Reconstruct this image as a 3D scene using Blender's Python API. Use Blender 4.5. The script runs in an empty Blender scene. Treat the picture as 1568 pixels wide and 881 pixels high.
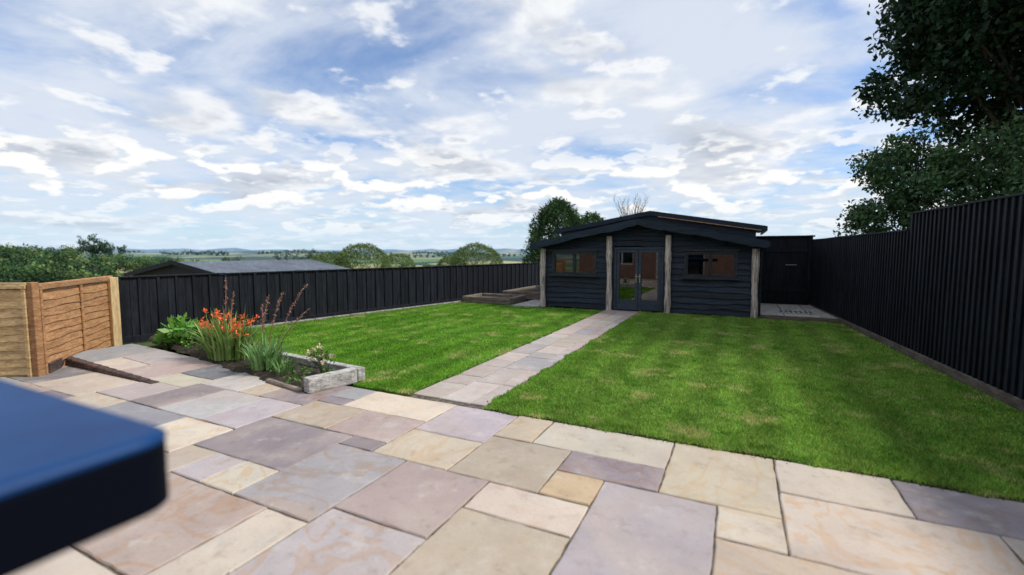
import bpy, math, random
import numpy as np
from mathutils import Vector, Matrix
random.seed(7); rng=np.random.default_rng(7)
scene=bpy.context.scene
scene.view_settings.view_transform='Standard'
try: scene.view_settings.look='None'
except Exception: pass
scene.view_settings.exposure=0

# ---------------------------------------------------------------- node helpers
class NT:
    def __init__(s,tree): s.t=tree; s.n=tree.nodes; s.l=tree.links
    def new(s,typ,**kw):
        nd=s.n.new(typ)
        for k,v in kw.items():
            if k=='inp':
                for a,b in v.items():
                    if hasattr(b,'is_output'): s.l.new(b,nd.inputs[a])
                    else: nd.inputs[a].default_value=b
            else: setattr(nd,k,v)
        return nd
    def math(s,op,a,b=0.0,c=None,clamp=False):
        d={0:a,1:b}
        if c is not None: d[2]=c
        nd=s.new('ShaderNodeMath',operation=op,use_clamp=clamp,inp=d); return nd.outputs[0]
    def vmath(s,op,a,b=(0,0,0)):
        nd=s.new('ShaderNodeVectorMath',operation=op,inp={0:a,1:b}); return nd.outputs[0]
    def mix(s,f,a,b,blend='MIX'):
        nd=s.new('ShaderNodeMix',data_type='RGBA',blend_type=blend)
        for i,v in ((0,f),(6,a),(7,b)):
            if hasattr(v,'is_output'): s.l.new(v,nd.inputs[i])
            else:
                if i>0 and len(v)==3: v=(*v,1)
                nd.inputs[i].default_value=v
        return nd.outputs[2]
    def noise(s,vec,scale,detail=4,rough=.55,dist=0):
        nd=s.new('ShaderNodeTexNoise',inp={'Scale':scale,'Detail':detail,'Roughness':rough,'Distortion':dist})
        s.l.new(vec,nd.inputs['Vector']); return nd.outputs[0]
    def ramp(s,f,a,b,c0=0.0,c1=1.0,smooth=True):
        nd=s.new('ShaderNodeMapRange',inp={0:f,1:a,2:b,3:c0,4:c1})
        if smooth: nd.interpolation_type='SMOOTHSTEP'
        return nd.outputs[0]
    def scl(s,vec,v):
        return s.vmath('MULTIPLY',vec,v)

def new_mat(name):
    m=bpy.data.materials.new(name); m.use_nodes=True
    nt=NT(m.node_tree); b=m.node_tree.nodes['Principled BSDF']
    return m,nt,b
def set_bump(nt,b,h,strength=.4,dist=.01):
    bp=nt.new('ShaderNodeBump',inp={'Strength':strength,'Distance':dist,'Height':h})
    nt.l.new(bp.outputs[0],b.inputs['Normal'])
def noisy(name,c1,c2,scale=(3,3,3),rough=.7,bump=.3,bdist=.01,detail=4,usecol=0.0,spec=.5,lo=.3,hi=.7,fine=True):
    m,nt,b=new_mat(name)
    pos=nt.new('ShaderNodeNewGeometry').outputs['Position']
    v=nt.scl(pos,scale)
    n=nt.noise(v,1.0,detail,.6)
    f=nt.ramp(n,lo,hi)
    col=nt.mix(f,c1,c2)
    if usecol>0:
        a=nt.new('ShaderNodeAttribute',attribute_name='Col')
        col=nt.mix(usecol,col,nt.mix(1.0,col,a.outputs['Color'],'MULTIPLY'))
    if fine:
        n2=nt.noise(v,4.0,2,.6)
        q=nt.ramp(n2,.25,.75,.6,1.3)
        col=nt.mix(.6,col,nt.mix(1.0,col,nt.new('ShaderNodeCombineColor',inp={0:q,1:q,2:q}).outputs[0],'MULTIPLY'))
    nt.l.new(col,b.inputs['Base Color'])
    b.inputs['Roughness'].default_value=rough
    b.inputs['Specular IOR Level'].default_value=spec
    if bump>0: set_bump(nt,b,n,bump,bdist)
    return m

# ---------------------------------------------------------------- mesh helpers
def link(o,parent=None):
    scene.collection.objects.link(o)
    if parent: o.parent=parent
    return o
def empty(name,loc=(0,0,0)):
    e=bpy.data.objects.new(name,None); e.empty_display_size=.2
    return link(e)
class MB:
    def __init__(s): s.v=[];s.f=[];s.c=[];s.smooth=False
    def add(s,vs,fs,col=None):
        o=len(s.v); s.v+= [tuple(p) for p in vs]; s.f+=[tuple(i+o for i in f) for f in fs]
        if col is None:
            g=random.uniform(.7,1.25); col=(g,g,g)
        s.c+=[col]*len(vs)
    def box(s,c,size,rz=0,col=None,rx=0,ry=0,M=None):
        hx,hy,hz=[k/2 for k in size]
        R=M if M is not None else (Matrix.Rotation(rz,3,'Z')@Matrix.Rotation(ry,3,'Y')@Matrix.Rotation(rx,3,'X'))
        C=Vector(c)
        vs=[C+R@Vector((x,y,z)) for z in(-hz,hz) for y in(-hy,hy) for x in(-hx,hx)]
        fs=[(0,2,3,1),(4,5,7,6),(0,1,5,4),(2,6,7,3),(1,3,7,5),(0,4,6,2)]
        s.add(vs,fs,col)
    def beam(s,a,b,w,h,col=None):
        a=Vector(a);b=Vector(b);d=(b-a);L=d.length
        x=d.normalized(); up=Vector((0,0,1)) if abs(x.z)<.95 else Vector((0,1,0))
        y=up.cross(x).normalized(); z=x.cross(y)
        M=Matrix((x,y,z)).transposed()
        s.box((a+b)/2,(L,w,h),M=M,col=col)
    def tube(s,pts,rad,n=7,col=None):
        pts=[Vector(p) for p in pts]; vs=[];fs=[]
        for i,p in enumerate(pts):
            d=(pts[min(i+1,len(pts)-1)]-pts[max(i-1,0)]).normalized()
            up=Vector((0,0,1)) if abs(d.z)<.9 else Vector((1,0,0))
            a=d.cross(up).normalized(); b=d.cross(a)
            for k in range(n):
                t=2*math.pi*k/n
                vs.append(p+(a*math.cos(t)+b*math.sin(t))*rad[i])
        for i in range(len(pts)-1):
            for k in range(n):
                k2=(k+1)%n
                fs.append((i*n+k,i*n+k2,(i+1)*n+k2,(i+1)*n+k))
        fs.append(tuple(range(n))[::-1]); fs.append(tuple((len(pts)-1)*n+k for k in range(n)))
        s.add(vs,fs,col)
    def wavy(s,x0,zt0,x1,zt1,depth,y,thick,amp=.015,step=.09,tilt=.0,col=None):
        n=max(2,int(abs(x1-x0)/step)); ph=random.random()*50
        top=[];bot=[]
        for i in range(n+1):
            t=i/n; x=x0+(x1-x0)*t; z=zt0+(zt1-zt0)*t
            w=amp*(math.sin(x*3.1+ph)+.6*math.sin(x*7.7+ph*2)+.4*math.sin(x*17+ph*3)+random.uniform(-.25,.25))
            top.append((x,z)); bot.append((x,z-depth+w))
        vs=[];fs=[]
        for (x,z),(xb,zb) in zip(top,bot):
            vs+=[(x,y,z),(x,y+thick,z),(xb,y-tilt,zb),(xb,y-tilt+thick,zb)]
        for i in range(n):
            a=i*4;b=a+4
            fs+=[(a,a+2,b+2,b),(a+1,b+1,b+3,a+3),(a,b,b+1,a+1),(a+2,a+3,b+3,b+2)]
        fs+=[(0,1,3,2),(n*4,n*4+2,n*4+3,n*4+1)]
        s.add(vs,fs,col)
    def obj(s,name,mat,parent=None,bevel=0,smooth=False,seg=1):
        me=bpy.data.meshes.new(name); me.from_pydata(s.v,[],s.f); me.update()
        ca=me.color_attributes.new('Col','FLOAT_COLOR','POINT')
        ca.data.foreach_set('color',np.array([(*c,1) for c in s.c],dtype=np.float32).ravel())
        me.materials.append(mat)
        if smooth: me.polygons.foreach_set('use_smooth',[True]*len(me.polygons))
        o=bpy.data.objects.new(name,me); link(o,parent)
        if bevel:
            m=o.modifiers.new('bevel','BEVEL'); m.width=bevel; m.segments=seg; m.limit_method='ANGLE'
        return o
def np_mesh(name,V,k,C,mat,parent=None):
    """V (N,k,3) faces, C (N,3)"""
    N=len(V); me=bpy.data.meshes.new(name)
    me.vertices.add(N*k); me.vertices.foreach_set('co',V.reshape(-1).astype(np.float32))
    me.loops.add(N*k); me.loops.foreach_set('vertex_index',np.arange(N*k,dtype=np.int32))
    me.polygons.add(N); me.polygons.foreach_set('loop_start',np.arange(0,N*k,k,dtype=np.int32))
    try: me.polygons.foreach_set('loop_total',np.full(N,k,dtype=np.int32))
    except Exception: pass
    me.update(calc_edges=True)
    ca=me.color_attributes.new('Col','FLOAT_COLOR','POINT')
    cc=np.ones((N,k,4),dtype=np.float32); cc[:,:,:3]=C[:,None,:]
    ca.data.foreach_set('color',cc.ravel())
    me.materials.append(mat)
    o=bpy.data.objects.new(name,me); return link(o,parent)

def leaf_mat(name,rough=.5,trans=.25,spec=.4,haze=0.0):
    m,nt,b=new_mat(name)
    a=nt.new('ShaderNodeAttribute',attribute_name='Col')
    col=a.outputs['Color']
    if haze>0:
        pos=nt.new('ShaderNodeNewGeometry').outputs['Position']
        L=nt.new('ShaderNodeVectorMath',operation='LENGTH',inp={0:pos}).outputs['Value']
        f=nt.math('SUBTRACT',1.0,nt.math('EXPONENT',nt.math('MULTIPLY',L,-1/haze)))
        col=nt.mix(f,col,(.18,.27,.38))  # aerial haze painted into the leaf colour by distance
    nt.l.new(col,b.inputs['Base Color'])
    b.inputs['Roughness'].default_value=rough
    b.inputs['Specular IOR Level'].default_value=spec
    if trans>0:
        tr=nt.new('ShaderNodeBsdfTranslucent'); nt.l.new(col,tr.inputs[0])
        mx=nt.new('ShaderNodeMixShader',inp={0:trans}); nt.l.new(b.outputs[0],mx.inputs[1]); nt.l.new(tr.outputs[0],mx.inputs[2])
        nt.l.new(mx.outputs[0],nt.n['Material Output'].inputs['Surface'])
    return m
def leaves(P,size,base,var=.35,aspect=.55,droop=.3,outward=None):
    N=len(P)
    d=rng.normal(size=(N,3)); d[:,2]-=droop
    if outward is not None: d=d*.8+outward
    d/=np.linalg.norm(d,axis=1)[:,None]
    u=np.cross(d,rng.normal(size=(N,3))); u/=np.linalg.norm(u,axis=1)[:,None]
    s=(size*rng.uniform(.6,1.3,N))[:,None]
    V=np.stack([P,P+d*s*.5+u*s*aspect*.5,P+d*s,P+d*s*.5-u*s*aspect*.5],axis=1)
    g=rng.uniform(1-var,1+var,N)[:,None]
    C=np.array(base)[None,:]*g
    C[:,0]*=rng.uniform(.8,1.3,N)
    return V,C
def crown_points(centre,rad,nclump,nleaf,crad,shell=.55,flat=.8):
    c=np.array(centre);r=np.array(rad)
    d=rng.normal(size=(nclump,3)); d/=np.linalg.norm(d,axis=1)[:,None]
    rr=rng.uniform(shell,1.0,nclump)[:,None]
    cc=c+d*rr*r
    cs=crad*rng.uniform(.6,1.4,nclump)
    idx=rng.integers(0,nclump,nleaf)
    off=rng.normal(size=(nleaf,3)); off/=np.linalg.norm(off,axis=1)[:,None]
    off*=(rng.uniform(0.2,1,nleaf)**.6)[:,None]
    off[:,2]*=flat
    tint=rng.uniform(.65,1.35,nclump)
    return cc,cc[idx]+off*cs[idx][:,None],tint[idx]

# ---------------------------------------------------------------- world
EL=math.radians(50); SV=Vector((.80,.30,0)).normalized()
w=bpy.data.worlds.new("World"); scene.world=w; w.use_nodes=True
try:
    w.cycles.sampling_method='MANUAL'; w.cycles.sample_map_resolution=512
except Exception: pass
nt=NT(w.node_tree); bg=nt.n['Background']
sky=nt.new('ShaderNodeTexSky',sky_type='NISHITA',sun_disc=False)
sky.sun_elevation=EL; sky.sun_rotation=math.atan2(SV.x,SV.y); sky.air_density=1.0; sky.dust_density=.6; sky.ozone_density=2.0
d=nt.new('ShaderNodeTexCoord').outputs['Generated']
sx=nt.new('ShaderNodeSeparateXYZ'); nt.l.new(d,sx.inputs[0])
z=nt.math('MAXIMUM',sx.outputs[2],0.0)
zz=nt.math('ADD',z,.13)
px=nt.math('DIVIDE',sx.outputs[0],zz); py=nt.math('DIVIDE',sx.outputs[1],zz)
P=nt.new('ShaderNodeCombineXYZ',inp={0:px,1:py,2:0.0}).outputs[0]
skyc=nt.mix(1.0,sky.outputs[0],(.88,1.20,1.55),'MULTIPLY')
v1=nt.noise(nt.scl(nt.vmath('ADD',P,(7.3,3.2,0)),(.8,1.0,1)),1.0,7,.60,.4)
f1=nt.ramp(v1,.31,.60,.12,.93)
col=nt.mix(f1,skyc,(7.3,7.9,8.9))
def puffs(col,off,scale,lo,hi,amt,tlo,thi,sun=(.09,.14,0)):
    Pm=nt.vmath('ADD',P,off)
    a_=nt.noise(Pm,scale,7,.52,.0); as_=nt.noise(nt.vmath('ADD',Pm,sun),scale,3,.45,.0)
    f=nt.ramp(a_,lo,hi)
    sh=nt.ramp(nt.math('SUBTRACT',a_,as_),-.10,.08)
    c_=nt.mix(sh,(6.0,6.5,7.4),(9.7,9.8,9.9))
    th=nt.ramp(a_,tlo,thi)
    c_=nt.mix(nt.math('MULTIPLY',th,.9),c_,(4.5,5.0,5.9))
    return nt.mix(nt.math('MULTIPLY',f,amt),col,c_)
col=puffs(col,(2.2,9.4,0),1.15,.49,.60,.92,.57,.69)
col=puffs(col,(3.1,17.9,0),2.9,.535,.62,.8,.61,.75)
dv=nt.scl(d,(11,11,30))
n3=nt.noise(dv,1.0,5,.5,.05)
n3s=nt.noise(nt.vmath('ADD',dv,(.12,.05,.5)),1.0,3,.5,.05)
band=nt.math('MULTIPLY',nt.ramp(z,.015,.05),nt.ramp(z,.15,.26,1,0))
f3=nt.math('MULTIPLY',nt.ramp(n3,.525,.575),band)
s3=nt.ramp(nt.math('SUBTRACT',n3,n3s),-.05,.05)
c3=nt.mix(s3,(6.9,7.6,8.5),(10.2,10.1,9.9))
col=nt.mix(nt.math('MULTIPLY',f3,.92),col,c3)
hz=nt.ramp(z,0,.12,.65,0)
col=nt.mix(hz,col,(6.3,7.9,9.4))
nt.l.new(col,bg.inputs['Color']); bg.inputs['Strength'].default_value=.102

sun=bpy.data.lights.new('sun','SUN'); sun.energy=3.4; sun.angle=math.radians(9); sun.color=(1,.95,.87)
so=bpy.data.objects.new('sun',sun); link(so)
tow=Vector((SV.x*math.cos(EL),SV.y*math.cos(EL),math.sin(EL)))
so.rotation_euler=tow.to_track_quat('Z','Y').to_euler(); so.location=(10,10,20)

cam=bpy.data.cameras.new('camera'); cam.lens=16.2; cam.sensor_width=36; cam.clip_start=.05; cam.clip_end=20000
cam.dof.use_dof=True; cam.dof.focus_distance=7; cam.dof.aperture_fstop=.75
co=bpy.data.objects.new('camera',cam); link(co); co.location=(0,0,1.7)
co.rotation_euler=(math.radians(90-4.4),0,math.radians(26.1)); scene.camera=co

# ---------------------------------------------------------------- terrain
def hfun(x,y):
    x=np.asarray(x,float);y=np.asarray(y,float)
    dx=np.maximum(np.maximum(-12.0-x,(x-6)*.25),0); dy=np.maximum(y-21,0)+np.maximum(-12-y,0)*.1
    dd=np.hypot(dx,dy)
    h=np.interp(dd,[0,1.5,15,60,130,260,600,1500,3000,5000,9000],[-.06,-.15,-3.2,-9,-13,-11,-7.5,-3.5,2,10,0])
    amp=np.interp(dd,[0,20,100,600,1500,3000,5000,9000],[0,.05,1,2.4,7,16,32,40])
    n=np.sin(x*.011+y*.004+1)*np.sin(y*.009-x*.003+.5)+.5*np.sin(x*.0023+2)*np.cos(y*.0031)+.3*np.sin(x*.03+y*.02)
    n2=np.sin(x*.00061+y*.0011+2.2)*np.sin(y*.0009-x*.0013)
    az=np.arctan2(-x,y)
    bump=8.0*np.exp(-((az-1.32)/.19)**2)*np.exp(-((dd-330)/150)**2)*np.clip((dd-20)/60,0,1)
    return h+amp*(.5*n+.7*n2)+bump
rs=np.concatenate([np.linspace(0,40,28)[1:],np.geomspace(42,12000,90)])
na=240; V=[(-3,8,float(hfun(-3,8)))];F=[]
for r in rs:
    for k in range(na):
        a=2*math.pi*k/na; x=-3+r*math.cos(a); y=8+r*math.sin(a)
        V.append((x,y,float(hfun(x,y))))
for k in range(na): F.append((0,1+k,1+(k+1)%na))
for i in range(len(rs)-1):
    for k in range(na):
        a=1+i*na+k;b=1+i*na+(k+1)%na
        F.append((a,a+na,b+na,b))
m,nt,b=new_mat('ground_fields')
pos=nt.new('ShaderNodeNewGeometry').outputs['Position']
def fieldcol(nt,pos):
    vor=nt.new('ShaderNodeTexVoronoi',inp={'Scale':.0055,'Randomness':.9}); nt.l.new(nt.scl(pos,(1,1,0)),vor.inputs['Vector'])
    sepc=nt.new('ShaderNodeSeparateColor'); nt.l.new(vor.outputs['Color'],sepc.inputs[0])
    c=nt.mix(nt.ramp(sepc.outputs[0],.35,.65),(.12,.22,.04),(.46,.42,.18))
    v2=nt.new('ShaderNodeTexVoronoi',feature='DISTANCE_TO_EDGE',inp={'Scale':.0055,'Randomness':.9}); nt.l.new(nt.scl(pos,(1,1,0)),v2.inputs['Vector'])
    c=nt.mix(nt.ramp(v2.outputs['Distance'],.03,.06,1,0),c,(.02,.04,.015))
    c=nt.mix(nt.ramp(nt.noise(pos,.0045,4),.53,.57),c,(.025,.05,.018))
    return c
c=fieldcol(nt,pos)
c=nt.mix(nt.ramp(nt.noise(pos,.8,4),.3,.7),nt.mix(.3,c,(.02,.03,.01)),c)
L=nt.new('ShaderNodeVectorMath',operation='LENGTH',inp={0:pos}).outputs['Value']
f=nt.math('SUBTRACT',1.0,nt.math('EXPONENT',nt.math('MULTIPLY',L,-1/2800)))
c=nt.mix(f,c,(.17,.28,.42))  # blue distance haze blended into the ground's base colour
c=nt.mix(nt.ramp(L,30,45,1,0),c,nt.mix(nt.ramp(nt.noise(pos,3,4),.35,.65),(.05,.045,.03),(.07,.12,.03)))
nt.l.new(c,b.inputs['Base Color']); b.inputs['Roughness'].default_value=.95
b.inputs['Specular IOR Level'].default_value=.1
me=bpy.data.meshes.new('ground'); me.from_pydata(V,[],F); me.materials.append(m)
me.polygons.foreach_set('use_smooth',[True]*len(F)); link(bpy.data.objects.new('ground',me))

# ---------------------------------------------------------------- lawn
def rfx(y): return 2.85-(y-6.89)*.081     # right fence X
def lfx(y): return -10.43+(y-4.43)*.195   # left fence X
def bedback(x): return 4.53+(-4.40-x)*.09
def inlawn(x,y):
    wob=.03*np.sin(y*5)+.025*np.sin(y*13+1)
    a=(x>-2.45+wob)&(x<rfx(y)-.12)&(y>4.25+.02*np.sin(x*7)+.012*np.sin(x*19))&(y<13.28)
    a&=~((x>.45)&(y>13.2))
    l=(x<-3.48+wob)&(x>lfx(y)+.30)&(y>np.where(x<-4.36,bedback(x)+.08,4.30))&(y<13.05)
    return a|l
m,nt,b=new_mat('lawn_grass')
pos=nt.new('ShaderNodeNewGeometry').outputs['Position']
def grasscol(nt,pos,attr=None):
    sep=nt.new('ShaderNodeSeparateXYZ'); nt.l.new(pos,sep.inputs[0])
    c=nt.mix(nt.ramp(nt.noise(nt.vmath('ADD',pos,(5,5,0)),.5,2,.5),.35,.65),(.17,.43,.030),(.26,.54,.065))
    c=nt.mix(nt.math('MULTIPLY',nt.ramp(sep.outputs[0],-3.2,-1.5),.40),c,(.36,.50,.13))
    wv=nt.math('SINE',nt.math('ADD',nt.math('MULTIPLY',sep.outputs[0],10.5),nt.math('MULTIPLY',nt.noise(pos,.8,3),4.0)))
    amp_=nt.ramp(nt.noise(nt.vmath('ADD',pos,(1,7,0)),.45,2),.35,.6,.35,1.0)
    q=nt.math('ADD',1.0,nt.math('MULTIPLY',nt.ramp(wv,-.8,.8,-.20,.13),amp_))
    c=nt.mix(1.0,c,nt.new('ShaderNodeCombineColor',inp={0:q,1:q,2:q}).outputs[0],'MULTIPLY')
    p=nt.noise(pos,1.5,4,.6); c=nt.mix(nt.ramp(p,.55,.65,0,.85),c,(.58,.64,.24))
    p2=nt.noise(nt.vmath('ADD',pos,(9,3,0)),2.4,5,.68); c=nt.mix(nt.ramp(p2,.48,.68,0,.75),c,(.085,.27,.018))
    p3=nt.noise(pos,14,3,.7); c=nt.mix(nt.ramp(p3,.3,.7,.4,0),c,(.08,.19,.025))
    return c
c=grasscol(nt,pos); c=nt.mix(.5,c,(.07,.11,.025))
nt.l.new(c,b.inputs['Base Color']); b.inputs['Roughness'].default_value=.9; b.inputs['Specular IOR Level'].default_value=.1
set_bump(nt,b,nt.noise(pos,60,3,.7),.8,.02)
lm=m
lawn=empty('lawn')
for nm,pts in (('turf_sheet_east',[(-2.43,4.27),(rfx(4.27)-.1,4.27),(rfx(13.3)-.1,13.3),(.45,13.3),(-2.43,13.3)]),
               ('turf_sheet_west',[(-3.50,4.31),(-3.5,13.05),(lfx(13.05)+.28,13.05),(lfx(5.1)+.28,5.1),(-9.8,bedback(-9.8)+.05),(-4.36,bedback(-4.36)+.05),(-4.36,4.31)])):
    n=len(pts)
    mb=MB(); vs=[(x,y,.0) for x,y in pts]+[(x,y,-.07) for x,y in pts]
    if nm.endswith('west'): fs=[tuple(range(n))[::-1]]
    else: fs=[tuple(range(n))]
    fs+=[(i,(i+1)%n,(i+1)%n+n,i+n) for i in range(n)]
    mb.add(vs,fs); mb.obj(nm,lm,lawn)
m,nt,b=new_mat('grass_blades')
pos=nt.new('ShaderNodeNewGeometry').outputs['Position']
a=nt.new('ShaderNodeAttribute',attribute_name='Col')
c=nt.mix(1.0,grasscol(nt,pos),a.outputs['Color'],'MULTIPLY')
nt.l.new(c,b.inputs['Base Color']); b.inputs['Roughness'].default_value=.5; b.inputs['Specular IOR Level'].default_value=.3
tr=nt.new('ShaderNodeBsdfTranslucent'); nt.l.new(c,tr.inputs[0])
mx=nt.new('ShaderNodeMixShader',inp={0:.4}); nt.l.new(b.outputs[0],mx.inputs[1]); nt.l.new(tr.outputs[0],mx.inputs[2])
nt.l.new(mx.outputs[0],nt.n['Material Output'].inputs['Surface'])
N=620000
x=rng.uniform(-10.2,3.1,N); y=4.2+9.15*rng.uniform(0,1,N)**1.45
k=inlawn(x,y); x=x[k];y=y[k]; N=len(x)
dist=np.hypot(x,y)
clump=.5+.5*np.sin(x*9+2*np.sin(y*7))*np.sin(y*11+2*np.sin(x*5))
hgt=rng.uniform(.014,.036,N)*(.7+.8*clump); wd=.0028+.0006*dist
th=rng.uniform(0,2*math.pi,N); lean=rng.uniform(.1,.9,N)*hgt; la=rng.uniform(0,2*math.pi,N)
V=np.zeros((N,3,3)); V[:,0]=np.stack([x-wd*np.cos(th),y-wd*np.sin(th),np.full(N,-.002)],1)
V[:,1]=np.stack([x+wd*np.cos(th),y+wd*np.sin(th),np.full(N,-.002)],1)
V[:,2]=np.stack([x+lean*np.cos(la),y+lean*np.sin(la),hgt],1)
g=rng.uniform(.55,1.45,N)[:,None]; C=np.ones((N,3))*g; C[:,0]*=rng.uniform(.8,1.4,N)
dry=rng.uniform(0,1,N)<.05; C[dry]*=np.array([1.6,1.1,2.0])
np_mesh('grass_blades',V,3,C,m,lawn)

# ---------------------------------------------------------------- paving
def slab_mat(name,dull=1.0):
    m,nt,b=new_mat(name)
    pos=nt.new('ShaderNodeNewGeometry').outputs['Position']
    a=nt.new('ShaderNodeAttribute',attribute_name='Col').outputs['Color']
    sd=nt.new('ShaderNodeAttribute',attribute_name='Seed').outputs['Vector']
    p=nt.vmath('ADD',pos,nt.scl(sd,(40,40,40)))
    sdx=nt.new('ShaderNodeSeparateXYZ'); nt.l.new(sd,sdx.inputs[0])
    band=nt.noise(p,1.1,4,.5,1.0)
    rings=nt.math('SINE',nt.math('MULTIPLY',band,55.0))
    broad=nt.math('SINE',nt.math('MULTIPLY',band,19.0))
    amt=nt.ramp(sdx.outputs[2],.2,1.0,.10,.75)
    warm=nt.mix(1.0,a,(1.0,.80,.61),'MULTIPLY')
    c=nt.mix(nt.math('MULTIPLY',nt.ramp(rings,.3,1.0),amt),a,warm)
    c=nt.mix(nt.math('MULTIPLY',nt.ramp(broad,.0,1.0),.35),c,nt.mix(1.0,a,(1.08,1.02,.98),'MULTIPLY'))
    bl=nt.noise(nt.vmath('ADD',p,(7,1,4)),.9,3,.5,.5)
    c=nt.mix(nt.ramp(bl,.48,.66,0,.5),c,(.49,.40,.345))
    cl=nt.noise(p,2.2,5,.62); c=nt.mix(nt.ramp(cl,.35,.7,0,.5),c,nt.mix(1.0,c,(.74,.73,.77),'MULTIPLY'))
    st=nt.noise(p,8,5,.68); c=nt.mix(nt.ramp(st,.52,.78,0,.55),c,nt.mix(1.0,c,(.56,.50,.45),'MULTIPLY'))
    lt=nt.noise(nt.vmath('ADD',p,(3,8,1)),4,5,.7); c=nt.mix(nt.ramp(lt,.52,.74,0,.45),c,(.60,.56,.52))
    sp=nt.noise(pos,70,2,.6); c=nt.mix(nt.ramp(sp,.60,.74,0,.4),c,(.14,.12,.10))
    dm=nt.noise(pos,.7,4,.6); c=nt.mix(nt.ramp(dm,.45,.75,0,.35),c,nt.mix(1.0,c,(.6,.6,.64),'MULTIPLY'))
    nt.l.new(c,b.inputs['Base Color'])
    nt.l.new(nt.ramp(cl,.3,.7,.45,.70),b.inputs['Roughness']); b.inputs['Specular IOR Level'].default_value=.45
    h=nt.math('ADD',nt.math('ADD',nt.noise(p,3.5,5,.6),nt.math('MULTIPLY',band,1.6)),nt.math('MULTIPLY',nt.noise(p,40,2,.6),.08))
    set_bump(nt,b,h,.6,.02)
    return m
CR=(.60,.53,.425);CY=(.60,.51,.375);LI=(.455,.41,.415);MV=(.30,.25,.26);TN=(.50,.415,.32);PK=(.47,.36,.325);OR=(.52,.38,.25);GR=(.34,.33,.335);WH=(.56,.53,.50);GM=(.21,.20,.215)
def lay(name,X0,Y0,U,ni,nj,imin,preset,palette,mat,parent,gap=.012,sizes=((6,4),(4,6),(4,4),(4,4),(6,4),(4,3),(3,4),(4,2),(2,4),(2,2)),mask=None,zf=None):
    occ={}; out=[]
    def put(i0,i1,j0,j1,c):
        for i in range(i0,i1):
            for j in range(j0,j1): occ[(i,j)]=1
        out.append((i0,i1,j0,j1,c))
    for q in preset: put(*q)
    for j in range(nj):
        for i in range(imin,imin+ni):
            if (i,j) in occ: continue
            sz=list(sizes); random.shuffle(sz); done=False
            for (a,bb) in sz:
                if i+a>imin+ni or j+bb>nj: continue
                if all((ii,jj) not in occ for ii in range(i,i+a) for jj in range(j,j+bb)):
                    if (i+a+1,j) in occ and (i+a,j) not in occ: continue
                    put(i,i+a,j,j+bb,random.choice(palette)); done=True;break
            if not done:
                a=1
                while a<4 and i+a<imin+ni and (i+a,j) not in occ: a+=1
                bb=1
                while bb<4 and j+bb<nj and all((ii,j+bb) not in occ for ii in range(i,i+a)): bb+=1
                put(i,i+a,j,j+bb,random.choice(palette))
    mb=MB(); seeds=[]
    for (i0,i1,j0,j1,c) in out:
        x0=X0+i0*U+gap/2;x1=X0+i1*U-gap/2;y1=Y0-j0*U-gap/2;y0=Y0-j1*U+gap/2
        if mask and not mask((x0+x1)/2,(y0+y1)/2): continue
        zt=random.uniform(-.003,.004)
        pts=[]
        rot=random.uniform(-.004,.004)
        for (xa,ya,xb,yb) in ((x0,y0,x1,y0),(x1,y0,x1,y1),(x1,y1,x0,y1),(x0,y1,x0,y0)):
            nseg=max(2,int(math.hypot(xb-xa,yb-ya)/.08))
            for s_ in range(nseg):
                t=s_/nseg; jx=random.uniform(-.0045,.0035);jy=random.uniform(-.0045,.0035)
                X_=xa+(xb-xa)*t;Y_=ya+(yb-ya)*t
                pts.append((X_+jx-rot*(Y_-(y0+y1)/2),Y_+jy+rot*(X_-(x0+x1)/2)))
        cxm=(x0+x1)/2;cym=(y0+y1)/2;n=len(pts)
        Z=(lambda p:zf(p[0],p[1],cym)) if zf else (lambda p:0)
        def ins(p,dn):
            vx=cxm-p[0];vy=cym-p[1];l=math.hypot(vx,vy);return (p[0]+vx/l*dn,p[1]+vy/l*dn)
        vs=[(*ins(p,.009),zt+Z(p)) for p in pts]+[(*p,zt-.005-random.uniform(0,.004)+Z(p)) for p in pts]+[(*p,zt-.04) for p in pts]
        fs=[tuple(range(n))]+[(a,a+n,(a+1)%n+n,(a+1)%n) for a in range(n)]+[(a+n,a+2*n,(a+1)%n+2*n,(a+1)%n+n) for a in range(n)]
        g=random.uniform(.84,1.1); cc=tuple(v*g*random.uniform(.97,1.03) for v in c)
        mb.add(vs,fs,cc); s_=(random.random(),random.random(),random.random()); seeds+=[s_]*len(vs)
    o=mb.obj(name,mat,parent)
    at=o.data.attributes.new('Seed','FLOAT_VECTOR','POINT'); at.data.foreach_set('vector',np.array(seeds,dtype=np.float32).ravel())
    return o
sm=slab_mat('sandstone')
patio=empty('patio')
pre=[(0,6,0,3,CR),(6,10,0,5,CY),(10,14,0,3,CR),(14,20,0,3,MV),(2,6,3,5,MV),(-2,2,3,7,TN),(2,4,5,7,OR),(4,8,5,11,LI),(8,10,5,7,CR),
(10,16,3,7,(.56,.475,.39)),(8,14,7,11,TN),(0,4,7,9,CR),(0,4,9,15,(.54,.45,.35)),(-4,0,7,11,PK),(-8,-4,7,12,LI),(-14,-8,6,10,MV),(-4,0,11,15,LI),
(-10,-6,3,6,PK),(-6,-2,0,4,LI),(-2,0,0,3,TN),(-6,-2,4,7,CY),(-12,-6,0,3,CR),(-14,-10,3,6,TN),(-10,-8,10,12,CR),(4,8,11,15,TN),(8,14,11,15,PK),
(-41,-36,0,5,GR),(-36,-32,0,3,LI),(-36,-32,3,5,CR),(-32,-28,0,5,PK),(-28,-24,0,3,GM),(-28,-24,3,5,CR)]
def zramp(x,y,cy): return .10*min(1,max(0,(-6.8-x)/2.4)) if cy>3.28 and cy<4.3 else 0
lay('patio_slabs',-1.61,4.25,.1925,66,36,-41,pre,[CR,LI,MV,TN,PK,GR,WH,GM,LI,CR],sm,patio,zf=zramp)
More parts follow.
